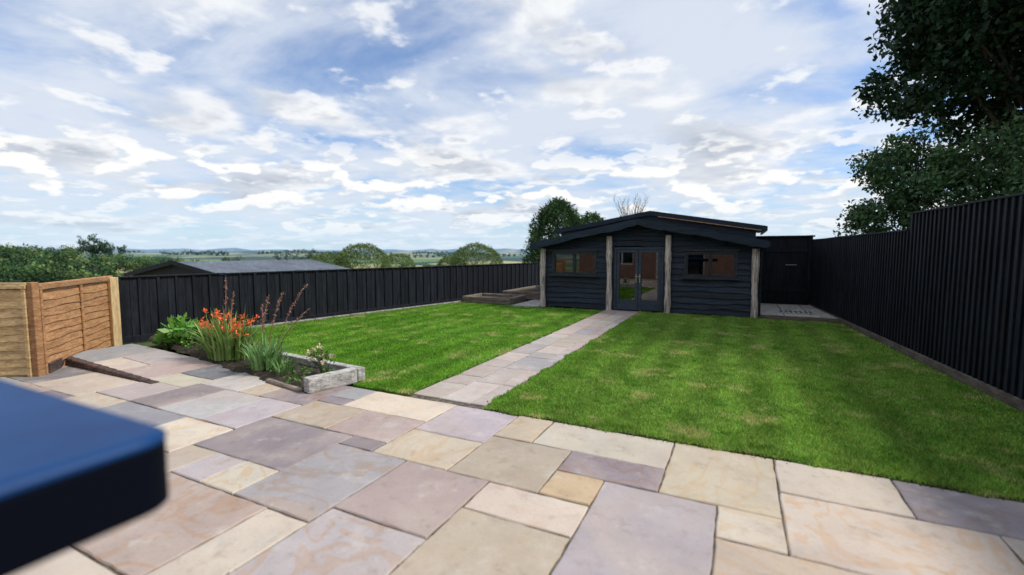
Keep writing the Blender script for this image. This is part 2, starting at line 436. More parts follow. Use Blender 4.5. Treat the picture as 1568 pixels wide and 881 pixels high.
mort=noisy('mortar',(.055,.045,.035),(.19,.16,.12),(22,22,22),.95,.5,.004)
mb=MB(); mb.box((-3.2,.65,-.035),(12.9,7.2,.044)); mb.obj('mortar_bed',mort,patio)
gl=leaf_mat('small_leaf')
Wp=[]
for _ in range(70):
    i=random.choice([0,2,4,6,-4,-8,8,10,14]);yy_=random.uniform(.2,4.2)
    xx=-1.61+i*.1925
    n=random.randint(2,6)
    Wp.append(np.stack([rng.normal(xx,.003,n),rng.normal(yy_,.02,n),np.full(n,-.010)],1))
Wp=np.concatenate(Wp); Vv,Cc=leaves(Wp,.012,(.08,.15,.03),outward=np.array([[0,0,.6]])); np_mesh('joint_moss',Vv,4,Cc,gl,patio)
path=empty('garden_path')
lay('path_slabs',-3.47,13.36,.2,5,45,0,[],[(.50,.43,.39),(.54,.47,.43),(.48,.39,.36),(.52,.46,.39),(.41,.385,.38)],sm,path,sizes=((5,3),(3,3),(2,3),(3,4),(2,4),(2,2),(3,2),(2,3),(5,2)))
mb=MB(); mb.box((-2.97,8.83,-.036),(1.06,9.15,.042)); mb.obj('path_bed',mort,path)
P_=[]
for _ in range(2600):
    r_=random.random()
    if r_<.45: P_.append((random.uniform(-2.4,3),4.25+random.gauss(0,.018),.004))
    elif r_<.75: P_.append((-2.45+random.gauss(0,.02),random.uniform(4.3,13),.004))
    else: P_.append((-3.48+random.gauss(0,.02),random.uniform(4.4,13),.004))
Vv,Cc=leaves(np.array(P_),.018,(.06,.05,.025),.5,.8,0); np_mesh('edge_thatch',Vv,4,Cc,gl,lawn)

# ---------------------------------------------------------------- fences
blk=noisy('black_fence_paint',(.0055,.007,.0115),(.016,.019,.027),(14,14,1.6),.65,.5,.006,usecol=.9,spec=.22)
def boardfence(name,pts,hfn,pitch=.15,cap=True,grav=None,batten=1,side=1,batcol=None):
    root=empty(name); mb=MB(); mp=MB(); mg=MB()
    for (a,b_) in zip(pts[:-1],pts[1:]):
        a=Vector((*a,0));b2=Vector((*b_,0));L=(b2-a).length;dr=(b2-a)/L;nr=Vector((-dr.y,dr.x,0))*side
        ang=math.atan2(dr.y,dr.x); n=int(round(L/pitch))
        pt=L/n
        for i in range(n):
            t=(i+.5)*pt; p=a+dr*t; h=hfn(p)+random.uniform(-.006,.006)
            mb.box((p.x,p.y,h/2+.03),(pt*.97,.016,h-.06),ang+random.uniform(-.02,.02))
            q=p-dr*pt*.5
            if i%batten==0:
                q=q+nr*.022
                mb.box((q.x,q.y,h/2+.035),(.05,.026,h-.07),ang+random.uniform(-.03,.03))
            else:
                q=q-nr*.016; mb.box((q.x,q.y,h/2+.03),(.05,.014,h-.06),ang)
        s_=0
        while s_<L:
            e=min(s_+1.8,L); p=a+dr*s_; q=a+dr*e; hm=hfn((p+q)/2); j1=random.uniform(-.006,.006)
            if cap:
                mp.beam(p+Vector((0,0,hm+.012+j1))+nr*.008,q+Vector((0,0,hm+.012-j1))+nr*.008,.075,.028)
            mg.beam(p+nr*.03+Vector((0,0,.04)),q+nr*.03+Vector((0,0,.04)),.035,.12)
            s_+=1.8
    mb.obj('boards',blk,root,.003)
    if cap: mp.obj('capping',blk,root,.004)
    mg.obj('gravel_board',grav or blk,root,.004)
    return root
gravb=noisy('weathered_gravel_board',(.07,.055,.045),(.16,.13,.10),(3,3,20),.85,.4,.004)
boardfence('black_fence',[(rfx(-2.5),-2.5),(rfx(10.0),10.0)],lambda p:2.33,.13,True,gravb,1,1)
boardfence('black_fence',[(rfx(10.02),10.02),(rfx(17),17)],lambda p:2.06,.13,True,gravb,1,1)
boardfence('black_fence',[(lfx(4.5),4.5),(lfx(13.1),13.1),(-7.9,18.4),(-7.4,22)],lambda p:1.22,.15,True,None,2,-1)
gst=noisy('stone_edging',(.16,.15,.14),(.36,.34,.31),(9,9,9),.9,.6,.02)
mb=MB()
yy=5.2
while yy<13:
    l=random.uniform(.35,.6)
    mb.beam((lfx(yy)+.16,yy,-.01),(lfx(yy+l-.02)+.16,yy+l-.02,-.01),.12,.08); yy+=l
mb.obj('fence_edging_stones',gst,None,.012)

tim1=noisy('new_timber',(.46,.30,.13),(.68,.49,.25),(4,4,22),.7,.35,.004,usecol=.6)
tim2=noisy('stained_timber',(.32,.155,.065),(.50,.27,.12),(4,4,22),.7,.35,.004,usecol=.6)
timp=noisy('timber_post',(.50,.35,.17),(.68,.50,.27),(18,18,2),.7,.3,.004)
def lap(name,a,b_,h,mat,z0=.02):
    root=empty(name); mb=MB()
    a=Vector((*a,0));b2=Vector((*b_,0));dr=(b2-a).normalized();L=(b2-a).length
    nr=Vector((dr.y,-dr.x,0)); 
    if nr.dot(-a)<0: nr=-nr
    nb=int(h/.115)
    for i in range(nb):
        zc=z0+.06+i*.115; n=10; ph=random.random()*9
        tl=.014
        vs=[];fs=[]
        for s_ in range(n+1):
            p=a+dr*(L*s_/n); w=.012*math.sin(s_*1.3+ph)+random.uniform(-.004,.004)
            for (off,zz_) in ((tl,zc-.065+w),(-.004,zc+.075)):
                q=p+nr*off; vs.append((q.x,q.y,zz_)); q=q-nr*.012; vs.append((q.x,q.y,zz_))
        for s_ in range(n):
            o=s_*4; fs+=[(o,o+4,o+6,o+2),(o+1,o+3,o+7,o+5),(o,o+1,o+5,o+4),(o+2,o+6,o+7,o+3)]
        mb.add(vs,fs)
    mb.obj('lap_boards',mat,root)
    mf=MB()
    for t in (.02,.5,.98):
        p=a+dr*L*t+nr*.028; mf.box((p.x,p.y,z0+h/2),(.045,.022,h),math.atan2(dr.y,dr.x))
    mf.beam(a+Vector((0,0,z0+h+.012)),b2+Vector((0,0,z0+h+.012)),.07,.028)
    mf.beam(a+nr*.035+Vector((0,0,z0+h-.03)),b2+nr*.035+Vector((0,0,z0+h-.03)),.02,.05)
    mf.obj('frame',mat,root,.003)
    return root
lap('timber_fence_panel',(-8.60,2.77),(-10.38,4.36),1.24,tim2,.0)
lap('timber_fence_panel',(-8.62,2.70),(-10.3,1.75),1.36,tim1,-.1)
lap('timber_fence_panel',(-10.35,1.72),(-12.0,.8),1.36,tim1,-.1)
mb=MB(); mb.box((-8.60,2.74,.64),(.09,.09,1.30),.4); mb.obj('fence_post',tim2,None,.006)
mb=MB(); mb.box((-10.28,4.32,.6),(.18,.14,1.28),.2); mb.obj('fence_post',timp,None,.006)

# ---------------------------------------------------------------- shed
shed=empty('garden_shed')
clad=noisy('blue_black_cladding',(.007,.013,.024),(.025,.038,.060),(1.3,6,22),.6,.8,.016,usecol=.9,spec=.3)
felt=noisy('roof_felt',(.015,.02,.028),(.035,.042,.055),(8,8,8),.8,.4,.01)
XC=-2.53; XL=-5.48; XR=.44; YF=13.42
sl=.20
mb=MB()
row=.155; zt=.04+row
wins=[(-5.17,-3.77,1.0,1.72),(-1.32,-.01,1.0,1.72)]
while zt<2.55:
    zlo=zt-row
    lim=(2.50-zt)/sl
    segs=[(max(XL,XC-lim),min(XR,XC+lim))]
    cuts=[]
    if zlo<1.84: cuts.append((-3.24,-1.86))
    for (a,b_,z0,z1) in wins:
        if zt>z0+.02 and zlo<z1-.02: cuts.append((a,b_))
    for (a,b_) in cuts:
        ns=[]
        for s_ in segs:
            if b_<=s_[0] or a>=s_[1]: ns.append(s_); continue
            if a>s_[0]: ns.append((s_[0],a))
            if b_<s_[1]: ns.append((b_,s_[1]))
        segs=ns
    for s_ in segs:
        if s_[1]-s_[0]>.05: mb.wavy(s_[0],zt,s_[1],zt,row+.03,YF,.02,.016,.07,.045)
    zt+=row
mb.obj('waney_edge_cladding',clad,shed)
mb=MB()
def wallpiece(x0,x1,z0,z1): mb.box(((x0+x1)/2,YF+.07,(z0+z1)/2),(x1-x0,.08,z1-z0))
wallpiece(XL,-5.17,0,1.86);wallpiece(-3.77,-3.24,0,1.86);wallpiece(-5.17,-3.77,0,1.0);wallpiece(-5.17,-3.77,1.72,1.86)
wallpiece(-1.86,-1.32,0,1.86);wallpiece(-.01,XR,0,1.86);wallpiece(-1.32,-.01,0,1.0);wallpiece(-1.32,-.01,1.72,1.86)
mb.add([(XL,YF+.1,1.862),(XR,YF+.1,1.862),(XC,YF+.1,2.44),(XL,YF+.03,1.862),(XR,YF+.03,1.862),(XC,YF+.03,2.44)],[(0,1,2),(3,5,4),(0,3,4,1),(1,4,5,2),(2,5,3,0)])
mb.box((XL+.04,15.95,.93),(.08,4.9,1.86)); mb.box((XR-.04,15.95,.93),(.08,4.9,1.86)); 
mb.box((XC,18.4,1.1),(XR-XL,.08,2.2))
mb.obj('walls',clad,shed)
mb=MB()
for i in range(12):
    mb.box((XR+.012,15.95,.12+i*.155),(.02,4.9,.15),0,None,0,.08)
mb.obj('side_cladding',clad,shed)
ply=noisy('interior_board',(.06,.045,.03),(.14,.10,.065),(2,2,8),.8,.1)
flr=noisy('interior_floor',(.12,.10,.085),(.18,.155,.13),(2,14,2),.6,.1)
mb=MB(); mb.box((XC,17.2,1.1),(5.6,.04,2.2)); mb.obj('interior_back',ply,shed)
mb=MB(); mb.box((XC,15.5,.03),(5.6,3.8,.04)); mb.obj('interior_floor',flr,shed)
mb=MB(); mb.box((-1.2,16.4,.75),(1.4,.6,.05)); mb.box((-.7,16.8,1.3),(.6,.05,.5)); mb.box((-4.9,16.9,1.2),(.5,.3,.7))
mb.box((-2.2,14.6,.45),(.5,.5,.05)); mb.box((-2.2,14.83,.75),(.5,.05,.6)); mb.box((-2.98,14.4,.9),(.3,.3,1.2))
mb.obj('interior_furniture',tim2,shed,.01)
def roof(name,y0,y1,apex,half,s_,th=.06):
    mb=MB(); e=apex-half*s_
    for sg in(-1,1):
        x1=XC+sg*half
        vs=[(XC,y0,apex),(XC,y1,apex),(x1,y1,e),(x1,y0,e)]; vs+=[(a,b_,c-th) for a,b_,c in vs]
        fs=[(0,1,2,3),(7,6,5,4),(0,3,7,4),(1,5,6,2),(3,2,6,7),(0,4,5,1)]
        if sg>0: fs=[f[::-1] for f in fs]
        mb.add(vs,fs)
    mb.obj(name,felt,shed)
roof('front_roof',13.02,15.22,2.595,3.16,.20)
roof('rear_roof',15.0,18.7,2.97,3.18,.17)
fas=noisy('fascia_paint',(.007,.016,.028),(.019,.032,.054),(2,2,14),.6,.35,.008,usecol=.6,spec=.3)
mb=MB()
for sg in (-1,1):
    mb.wavy(XC+sg*.002,2.62,XC+sg*3.19,2.62-3.19*.20,.19,12.985,.035,.016,.12,0)
    mb.wavy(XC+sg*.002,2.99,XC+sg*3.22,2.99-3.22*.17,.14,14.965,.035,.010,.12,0)
mb.box((XC-3.20,13.9,1.90),(.05,1.8,.13)); mb.box((XC+3.21,14.0,1.90),(.05,2.0,.13)); mb.box((XC+3.23,16.8,2.37),(.05,3.6,.13))
mb.obj('fascia_boards',fas,shed)
mb=MB()
mb.beam((XC+.25,14.955,2.80),(XC+3.1,14.955,2.80-2.85*.17),.03,.022)
mb.obj('roof_batten',tim2,shed)
mb=MB()
mb.add([(XL,15.06,1.8),(XR,15.06,1.8),(XR+.0,15.06,2.40),(XC,15.06,2.9),(XL,15.06,2.40)],[(0,1,2,3,4)]); mb.obj('rear_gable',clad,shed)
pm=noisy('weathered_oak',(.18,.14,.12),(.64,.54,.48),(24,24,2.0),.85,1.0,.02,lo=.32,hi=.58)
mb=MB()
def rpost(x,h,r=.075,y=YF-.095):
    pts=[];rad=[]
    n=16; ph=random.random()*9
    for i in range(n+1):
        z_=h*i/n; pts.append((x+.007*math.sin(z_*2.3+ph),y+.006*math.sin(z_*3+ph),z_)); rad.append(r*(1+.10*math.sin(z_*4.3+ph)+random.uniform(-.09,.09)))
    mb.tube(pts,rad,10)
rpost(XL+.03,1.80,.082);rpost(XR-.03,1.78,.082);rpost(-3.37,2.16,.078);rpost(-1.73,2.16,.078)
mb.obj('oak_posts',pm,shed)
frm=noisy('slate_blue_upvc',(.022,.038,.060),(.034,.052,.078),(4,4,4),.35,.02)
frw=noisy('window_frame_stain',(.012,.017,.024),(.028,.034,.044),(4,4,14),.45,.05)
gm,nt,b=new_mat('window_glass')
g1=nt.new('ShaderNodeBsdfGlossy',inp={0:(1,1,1,1),1:.015}); t1=nt.new('ShaderNodeBsdfTransparent',inp={0:(.38,.42,.43,1)})
fr=nt.new('ShaderNodeFresnel',inp={0:1.5}); ad=nt.math('ADD',nt.math('MULTIPLY',fr.outputs[0],1.3),.05,clamp=True)
mx=nt.new('ShaderNodeMixShader'); nt.l.new(ad,mx.inputs[0]); nt.l.new(t1.outputs[0],mx.inputs[1]); nt.l.new(g1.outputs[0],mx.inputs[2])
nt.l.new(mx.outputs[0],nt.n['Material Output'].inputs['Surface'])
gb=MB();hb=MB()
def frame(mb,x0,x1,z0,z1,y,w,dep):
    mb.box(((x0+x1)/2,y,z1-w/2),(x1-x0,dep,w)); mb.box(((x0+x1)/2,y,z0+w/2),(x1-x0,dep,w))
    mb.box((x0+w/2,y,(z0+z1)/2),(w,dep-.004,z1-z0-2*w)); mb.box((x1-w/2,y,(z0+z1)/2),(w,dep-.004,z1-z0-2*w))
mb=MB()
for (a,b_,z0,z1) in wins:
    frame(mb,a,b_,z0,z1,YF+.02,.05,.12)
    mid=(a+b_)/2
    for (p,q) in ((a+.052,mid-.004),(mid+.004,b_-.052)):
        frame(mb,p,q,z0+.052,z1-.052,YF+.015,.04,.07)
        gb.box(((p+q)/2,YF+.03,(z0+z1)/2),(q-p-.06,.006,z1-z0-.16))
    mb.box((mid,YF-.07,z0-.015),(b_-a+.12,.14,.035))
    mb.box((mid,YF-.045,z1+.03),(b_-a+.10,.07,.045))
mb.obj('window_frames',frw,shed,.004)
mb=MB()
frame(mb,-3.24,-1.86,.03,1.84,YF+.02,.065,.12)
for (p,q) in ((-3.17,-2.555),(-2.545,-1.93)):
    frame(mb,p,q,.07,1.77,YF+.01,.085,.07)
    mb.box(((p+q)/2,YF+.01,.24),(q-p-.17,.05,.18))
    gb.box(((p+q)/2,YF+.025,1.0),(q-p-.16,.006,1.40))
hb.box((-2.60,YF-.045,.95),(.025,.02,.24)); hb.box((-2.50,YF-.045,.95),(.025,.02,.24)); hb.box((-2.55,YF-.06,1.0),(.16,.02,.02))
mb.obj('french_doors',frm,shed,.004)
gb.obj('glazing',gm,shed)
mt,nt,b=new_mat('handle_steel'); b.inputs['Base Color'].default_value=(.5,.5,.5,1); b.inputs['Metallic'].default_value=1; b.inputs['Roughness'].default_value=.3
hb.obj('door_handles',mt,shed,.003)
mb=MB(); mb.tube([(XR+.16,13.35,1.82),(XR+.09,13.40,1.72),(XR+.09,13.4,.05)],[.03,.03,.03],8); mb.obj('downpipe',fas,shed)

gate=empty('side_gate'); mb=MB()
for i in range(11):
    mb.box((.60+i*.125,16.9,1.09),(.127,.02+.006*(i%2),2.16))
mb.box((1.25,16.93,1.09),(1.5,.02,2.16))
mb.box((1.3,16.86,2.19),(1.6,.06,.05)); mb.box((1.22,16.87,1.75),(1.4,.025,.1)); mb.box((1.22,16.87,.5),(1.4,.025,.1))
mb.box((.52,16.9,1.1),(.1,.1,2.2));mb.box((2.0,16.9,1.1),(.1,.1,2.24)); mb.obj('boards',blk,gate,.003)
mb=MB(); mb.box((1.5,16.84,1.3),(.3,.012,.02)); mb.obj('bolt',mt,gate)
pad=empty('paved_pad')
cm=noisy('pale_concrete',(.32,.30,.28),(.50,.48,.45),(3,3,3),.9,.3,.01)
mb=MB()
for i in range(3):
    for j in range(5): mb.box((.83+i*.6,13.95+j*.6,.035),(.585,.585,.07))
mb.obj('pad_slabs',cm,pad,.008)
mb=MB(); mb.box((1.38,13.59,.02),(1.85,.08,.10)); mb.obj('pad_edge',noisy('edge_brown',(.10,.08,.06),(.2,.16,.12),(5,5,20),.9,.3),pad,.008)
dm=empty('drain_cover'); mb=MB(); mb.box((1.45,14.5,.078),(.75,.5,.012)); 
mb.obj('cover_plate',mt,dm,.003); mb=MB()
for i in range(6): mb.box((1.16+i*.115,14.5,.087),(.05,.42,.006))
mb.obj('cover_ribs',cm,dm,.002)

# ---------------------------------------------------------------- rear raised beds
slp=noisy('grey_sleeper',(.26,.25,.235),(.56,.54,.51),(9,9,22),.85,.6,.012,usecol=.2)
slp2=noisy('brown_sleeper',(.09,.07,.055),(.27,.22,.175),(3,14,22),.85,.5,.01,usecol=.5)
soil=noisy('soil',(.022,.016,.011),(.06,.045,.03),(14,14,14),.95,1,.03)
def bed(name,x0,x1,y0,y1,h,mat,fill=.75):
    r=empty(name); mb=MB(); t=.11; k=2 if h>.17 else 1
    for i in range(k):
        hh=h/k-.004; zc=(i+.5)*h/k
        mb.box(((x0+x1)/2,y0+t/2,zc),(x1-x0,t,hh)); mb.box(((x0+x1)/2,y1-t/2,zc),(x1-x0,t,hh))
        mb.box((x0+t/2,(y0+y1)/2,zc),(t,y1-y0-2*t-.004,hh)); mb.box((x1-t/2,(y0+y1)/2,zc),(t,y1-y0-2*t-.004,hh))
    mb.obj('sleepers',mat,r,.012)
    mb=MB(); nx=max(4,int((x1-x0)/.08)); ny=max(4,int((y1-y0-2*t)/.08)); vs=[];fs=[]
    for j in range(ny+1):
        for i in range(nx+1):
            vs.append((x0+t+(x1-x0-2*t)*i/nx,y0+t+(y1-y0-2*t)*j/ny,h*fill+random.uniform(-.015,.02)))
    for j in range(ny):
        for i in range(nx): a=j*(nx+1)+i; fs.append((a,a+1,a+nx+2,a+nx+1))
    mb.add(vs,fs,(1,1,1)); mb.obj('soil',soil,r,smooth=True)
    return r
bed('raised_bed',-8.35,-6.55,13.2,14.5,.22,slp2,.6)
bed('raised_bed',-7.75,-6.0,15.0,18.0,.28,slp2,.7)
mb=MB()
for i in range(2):
    for j in range(6): mb.box((-6.25+i*.46,13.15+j*.62,-.01),(.44,.6,.05))
mb.obj('stone_slabs',cm,None,.008)
fb=empty('flower_bed'); mb=MB()
mb.beam((-4.40,bedback(-4.4)-.04,.090),(-6.55,bedback(-6.55)-.04,.090),.12,.18,(1,1,1))
mb.beam((-4.47,4.43,.092),(-4.63,3.80,.092),.14,.19,(1.05,1.05,1.05))
mb.obj('grey_sleepers',slp,fb,.016,seg=2)
mb=MB(); mb.beam((-6.57,bedback(-6.57)-.04,.09),(-9.55,bedback(-9.55)-.04,.11),.11,.17)
mb.beam((-4.72,3.80,.0),(-5.5,3.93,.0),.07,.09)
mb.obj('back_sleepers',slp2,fb,.014)
mb=MB(); vs=[];fs=[];nx=70;ny=9
def front(x): return 3.80+(-4.65-x)*.150
for j in range(ny+1):
    for i in range(nx+1):
        X=-9.7+5.15*i/nx; y0_=front(X)+.03*math.sin(X*7)+.02*math.sin(X*17); y1_=bedback(X)-.05
        t=j/ny
        vs.append((X,y0_+(y1_-y0_)*t,(-.02 if j==0 else .035)+.095*min(1,max(0,(-6.8-X)/2.4))+.05*t+random.uniform(-.014,.02)))
for j in range(ny):
    for i in range(nx): a=j*(nx+1)+i; fs.append((a,a+1,a+nx+2,a+nx+1))
mb.add(vs,fs,(1,1,1)); mb.obj('soil',soil,fb,smooth=True)
se=empty('patio_edging'); mb=MB()
drk=noisy('dark_edging',(.03,.02,.018),(.13,.075,.06),(12,12,30),.8,.5,.01,usecol=.7)
xx=-9.28
while xx<-6.85:
    h_=.10*min(1,max(0,(-6.8-xx-.1)/2.4))+.014
    mb.box((xx+.105,3.235,h_/2-.01),(.205,.10,h_+.02)); xx+=.212
mb.beam((-9.30,3.30,.055),(-8.68,2.84,.055),.10,.17)
mb.obj('edging_bricks',drk,se,.008)

# ---------------------------------------------------------------- plants
lfm=leaf_mat('strap_leaf',.45,.3)
def strap(base,n,L,w,col,spread=.9,rootr=.12):
    Vs=[];Cs=[]
    for _ in range(n):
        a=random.uniform(0,2*math.pi); rr=random.uniform(0,rootr); p=Vector(base)+Vector((math.cos(a)*rr,math.sin(a)*rr*.7,0))
        l=L*random.uniform(.6,1.15); out=random.uniform(.1,spread); a+=random.uniform(-.5,.5)
        dr=Vector((math.cos(a),math.sin(a)*.7,0)); sd=Vector((-math.sin(a+random.uniform(-.8,.8)),math.cos(a),0)).normalized()
        k=6; pts=[]
        for i in range(k+1):
            t=i/k; zz_=l*(t-.45*out*t*t*1.1); pts.append(p+dr*(l*out*(t**1.5)*.75)+Vector((0,0,max(zz_,0.02))))
        g=random.uniform(.6,1.4)
        for i in range(k):
            w0=w*(1-(i/k)**2)*.5+.001; w1=w*(1-((i+1)/k)**2)*.5+.0005
            Vs.append([pts[i]-sd*w0,pts[i]+sd*w0,pts[i+1]+sd*w1,pts[i+1]-sd*w1]); Cs.append([c*g for c in col])
    return np.array([[list(v) for v in q] for q in Vs]),np.array(Cs)
def stems(mb,base,n,h,lean,r,col,rootr=.1,seed=True):
    tips=[]
    for _ in range(n):
        a=random.uniform(0,6.28); p=Vector(base)+Vector((random.uniform(-rootr,rootr),random.uniform(-rootr,rootr)*.6,0))
        hh=h; d_=Vector((math.cos(a),math.sin(a)*.5,0))*lean*random.uniform(.3,1)
        pts=[p+d_*(t*t)*hh+Vector((0,0,hh*t)) for t in (0,.25,.5,.75,1)]
        mb.tube(pts,[r,r*.9,r*.8,r*.7,r*.5],5,col); tips.append(pts)
    return tips
cr=empty('crocosmia_plant')
V1,C1=strap((-7.05,4.42,.05),230,.80,.036,(.24,.38,.10),1.0,.38); np_mesh('leaves',V1,4,C1,lfm,cr)
mb=MB(); tips=[]
for k in range(46):
    tips+=stems(mb,(-7.20+random.uniform(-.5,.55),4.42,.05),1,random.uniform(.36,.72),.5,.005,(.18,.28,.06))
mb.obj('flower_stems',leaf_mat('stem',.6,0),cr)
Pp=[]
for tp in tips:
    e=tp[-1]
    side=Vector((random.uniform(-1,1),random.uniform(-.5,.5),.3)).normalized()
    for i in range(15):
        q=e+side*random.uniform(-.01,.09)+Vector((random.gauss(0,.010),random.gauss(0,.010),random.gauss(0,.014))); Pp.append(list(q))
V2,C2=leaves(np.array(Pp),.047,(.90,.20,.06),.35,.5,-.5); np_mesh('flowers',V2,4,C2,leaf_mat('orange_petals',.5,.3),cr)
sp=empty('seed_spike_plant'); mb=MB(); red=(.30,.15,.11)
ends=[((-7.25,4.5,.1),(-7.27,4.55,1.30)),((-7.18,4.5,.1),(-7.1,4.56,1.08)),((-6.35,4.45,.1),(-6.2,4.5,1.06)),((-6.2,4.45,.1),(-5.95,4.55,1.12)),((-6.05,4.45,.1),(-5.45,4.55,1.25)),((-6.0,4.4,.1),(-5.3,4.45,.92)),((-6.3,4.45,.1),(-6.35,4.5,.93))]
Sp=[]
for a,b_ in ends:
    a=Vector(a);b2=Vector(b_); c_=Vector((a.x*.75+b2.x*.25,a.y,(a.z+b2.z)*.55))
    pts=[(1-t)**2*a+2*t*(1-t)*c_+t*t*b2 for t in [i/8 for i in range(9)]]
    mb.tube(pts,[.008-.0005*i for i in range(9)],5,red)
    for i in range(100):
        t=random.uniform(.5,1); q=(1-t)**2*a+2*t*(1-t)*c_+t*t*b2
        Sp.append([q.x+random.gauss(0,.009),q.y+random.gauss(0,.009),q.z])
mb.obj('stalks',leaf_mat('stalk',.7,0),sp)
V2,C2=leaves(np.array(Sp),.025,(.40,.24,.19),.5,.6,0); np_mesh('seed_heads',V2,4,C2,lfm,sp)
ir=empty('iris_plant')
V1,C1=strap((-5.95,4.22,.05),130,.52,.038,(.22,.40,.14),1.0,.26); np_mesh('leaves',V1,4,C1,lfm,ir)
V1,C1=strap((-5.45,4.15,.05),60,.26,.02,(.14,.27,.08),1.0,.16); np_mesh('low_leaves',V1,4,C1,lfm,ir)
hp=empty('hellebore_plant')
c_,P_,t_=crown_points((-8.75,4.68,.27),(.55,.28,.22),26,620,.12)
V1,C1=leaves(P_,.16,(.17,.40,.07),.35,.45,.2); np_mesh('leaves',V1,4,C1*t_[:,None],lfm,hp)
mb=MB()
for q in c_: mb.tube([(-8.75+.3*(q[0]+8.75),4.7,.05),tuple(q)],[.008,.004],5,(.08,.15,.03))
mb.obj('stems',lfm,hp)
ro=empty('white_rose_plant')
rx_,ry_=-4.84,4.26
c_,P_,t_=crown_points((rx_,ry_,.30),(.22,.13,.15),15,230,.06)
V1,C1=leaves(P_,.045,(.15,.24,.07),.4,.55,.1); np_mesh('leaves',V1,4,C1*t_[:,None],lfm,ro)
mb=MB()
for q in c_: mb.tube([(rx_,ry_,.05),((q[0]+rx_)/2,(q[1]+ry_)/2,(q[2]+.1)/2+.03),tuple(q)],[.006,.005,.003],5,(.08,.1,.04))
mb.obj('stems',lfm,ro)
Pp=np.concatenate([rng.normal(q,.011,(22,3)) for q in c_[:8]+np.array([0,-.03,.05])])
V2,C2=leaves(Pp,.03,(.78,.68,.52),.12,.7,-.3); np_mesh('petals',V2,4,C2,lfm,ro)
lw=empty('ground_cover_plants')
n=2800; px_=rng.uniform(-9.5,-4.7,n); tt=rng.uniform(.05,1,n)
P_=np.stack([px_,front(px_)+tt*(bedback(px_)-.05-front(px_)),.05+.095*np.clip((-6.8-px_)/2.4,0,1)+rng.uniform(0,.09,n)],1)
keep=(np.sin(P_[:,0]*6)+np.sin(P_[:,0]*13+P_[:,1]*9))>.2; P_=P_[keep]
V1,C1=leaves(P_,.05,(.10,.22,.04),.4,.5,-.2); np_mesh('leaves',V1,4,C1,lfm,lw)

# ---------------------------------------------------------------- trees
bark=noisy('bark',(.03,.022,.016),(.09,.07,.05),(10,10,2),.95,1,.03)
def tree(name,base,top,crowns,leaf,col,nclump,nleaf,crad,trunk,lmat,flat=.8,shell=.5,limbs=40):
    r=empty(name); mb=MB(); base=Vector(base); top=Vector(top)
    pts=[base.lerp(top,t)+Vector((.15*math.sin(t*4),.12*math.cos(t*5),0)) for t in (0,.2,.4,.6,.8,1)]
    mb.tube(pts,[trunk*(1-.15*i) for i in range(6)],10)
    tot=sum(c[2] for c in crowns); Vs=[];Cs=[]
    for (cc,rr,wt) in crowns:
        cl,P_,t_=crown_points(cc,rr,int(nclump*wt/tot),int(nleaf*wt/tot),crad,shell,flat)
        V1,C1=leaves(P_,leaf,col); Vs.append(V1);Cs.append(C1*t_[:,None])
        for q in cl[:int(limbs*wt/tot)]:
            q=Vector(q); s_=pts[random.randint(2,5)]; m_=s_.lerp(q,.5)+Vector((0,0,-.1*(q-s_).length))
            mb.tube([s_,m_,q],[trunk*.35,trunk*.18,.015],6)
    mb.obj('trunk_and_limbs',bark,r)
    np_mesh('foliage',np.concatenate(Vs),4,np.concatenate(Cs),lmat,r)
    return r
lt=leaf_mat('tree_leaf',.5,.2,.3)
tree('broadleaf_tree',(7.2,15.2,-.2),(6.8,15.0,7.0),[((6.7,15.0,7.2),(3.3,3.0,3.4),3.6),((8.2,12.8,6.8),(2.9,2.8,3.8),3.2),((4.6,15.4,6.0),(1.7,1.6,1.2),1.0),((4.5,15.4,7.4),(1.5,1.5,1.2),1.0),((6.6,13.6,9.2),(2.2,2.2,1.6),1.6),((7.6,13.4,5.2),(2.2,1.8,2.0),1.8),((9.5,16.5,5.0),(3.5,3,3.2),1.6)],.17,(.018,.048,.018),500,86000,.62,.26,lt,limbs=100)
tree('elder_tree',(6.2,13.6,-.2),(6.2,13.6,2.8),[((6.0,13.4,3.4),(2.0,1.6,1.4),2.2),((3.7,14.4,3.75),(1.15,1.1,.70),1),((3.3,14.6,2.5),(.85,1.0,.8),.7),((4.6,13.6,2.6),(1.3,1.1,1.1),1),((7.4,11.8,3.6),(1.9,1.6,1.6),1.7)],.10,(.065,.135,.05),300,50000,.38,.10,lt,limbs=70)
tree('hedge_shrub',(5.2,9.6,-.2),(5.2,9.6,1.9),[((5.0,9.3,2.25),(1.3,2.2,.75),1)],.10,(.07,.15,.045),80,10000,.34,.05,lt,limbs=30)
def conifer(name,x,y,zb,zt,r,n,col,lf=.16,pw=.75):
    rt=empty(name); t=rng.uniform(0,1,n)**1.1; a=rng.uniform(0,2*math.pi,n)
    lob=1+.14*np.sin(a*5+t*9)+.10*np.sin(a*9-t*17)
    rad=r*np.clip(1-t**3.2,0,1)**.55*(.75+.25*np.clip(t*4,0,1))*lob*rng.uniform(.6,1.08,n)
    P_=np.stack([x+rad*np.cos(a),y+rad*np.sin(a),zb+(zt-zb)*t+rng.normal(0,.13,n)],1)
    out=np.stack([np.cos(a),np.sin(a),np.full(n,.9)],1)
    V1,C1=leaves(P_,lf,col,.4,.35,0,out); 
    C1*= (1+.40*np.sin(a*7+t*25))[:,None]
    np_mesh('foliage',V1,4,C1,lt,rt)
    mb=MB(); mb.tube([(x,y,zb-2),(x,y,zt-.5)],[.2,.04],8); mb.obj('trunk',bark,rt)
conifer('conifer_tree',-9.85,26.4,-1.5,4.65,1.9,26000,(.05,.11,.036),.2)
conifer('conifer_tree',-8.1,27.5,-1.5,3.9,1.5,13000,(.06,.13,.04),.18)
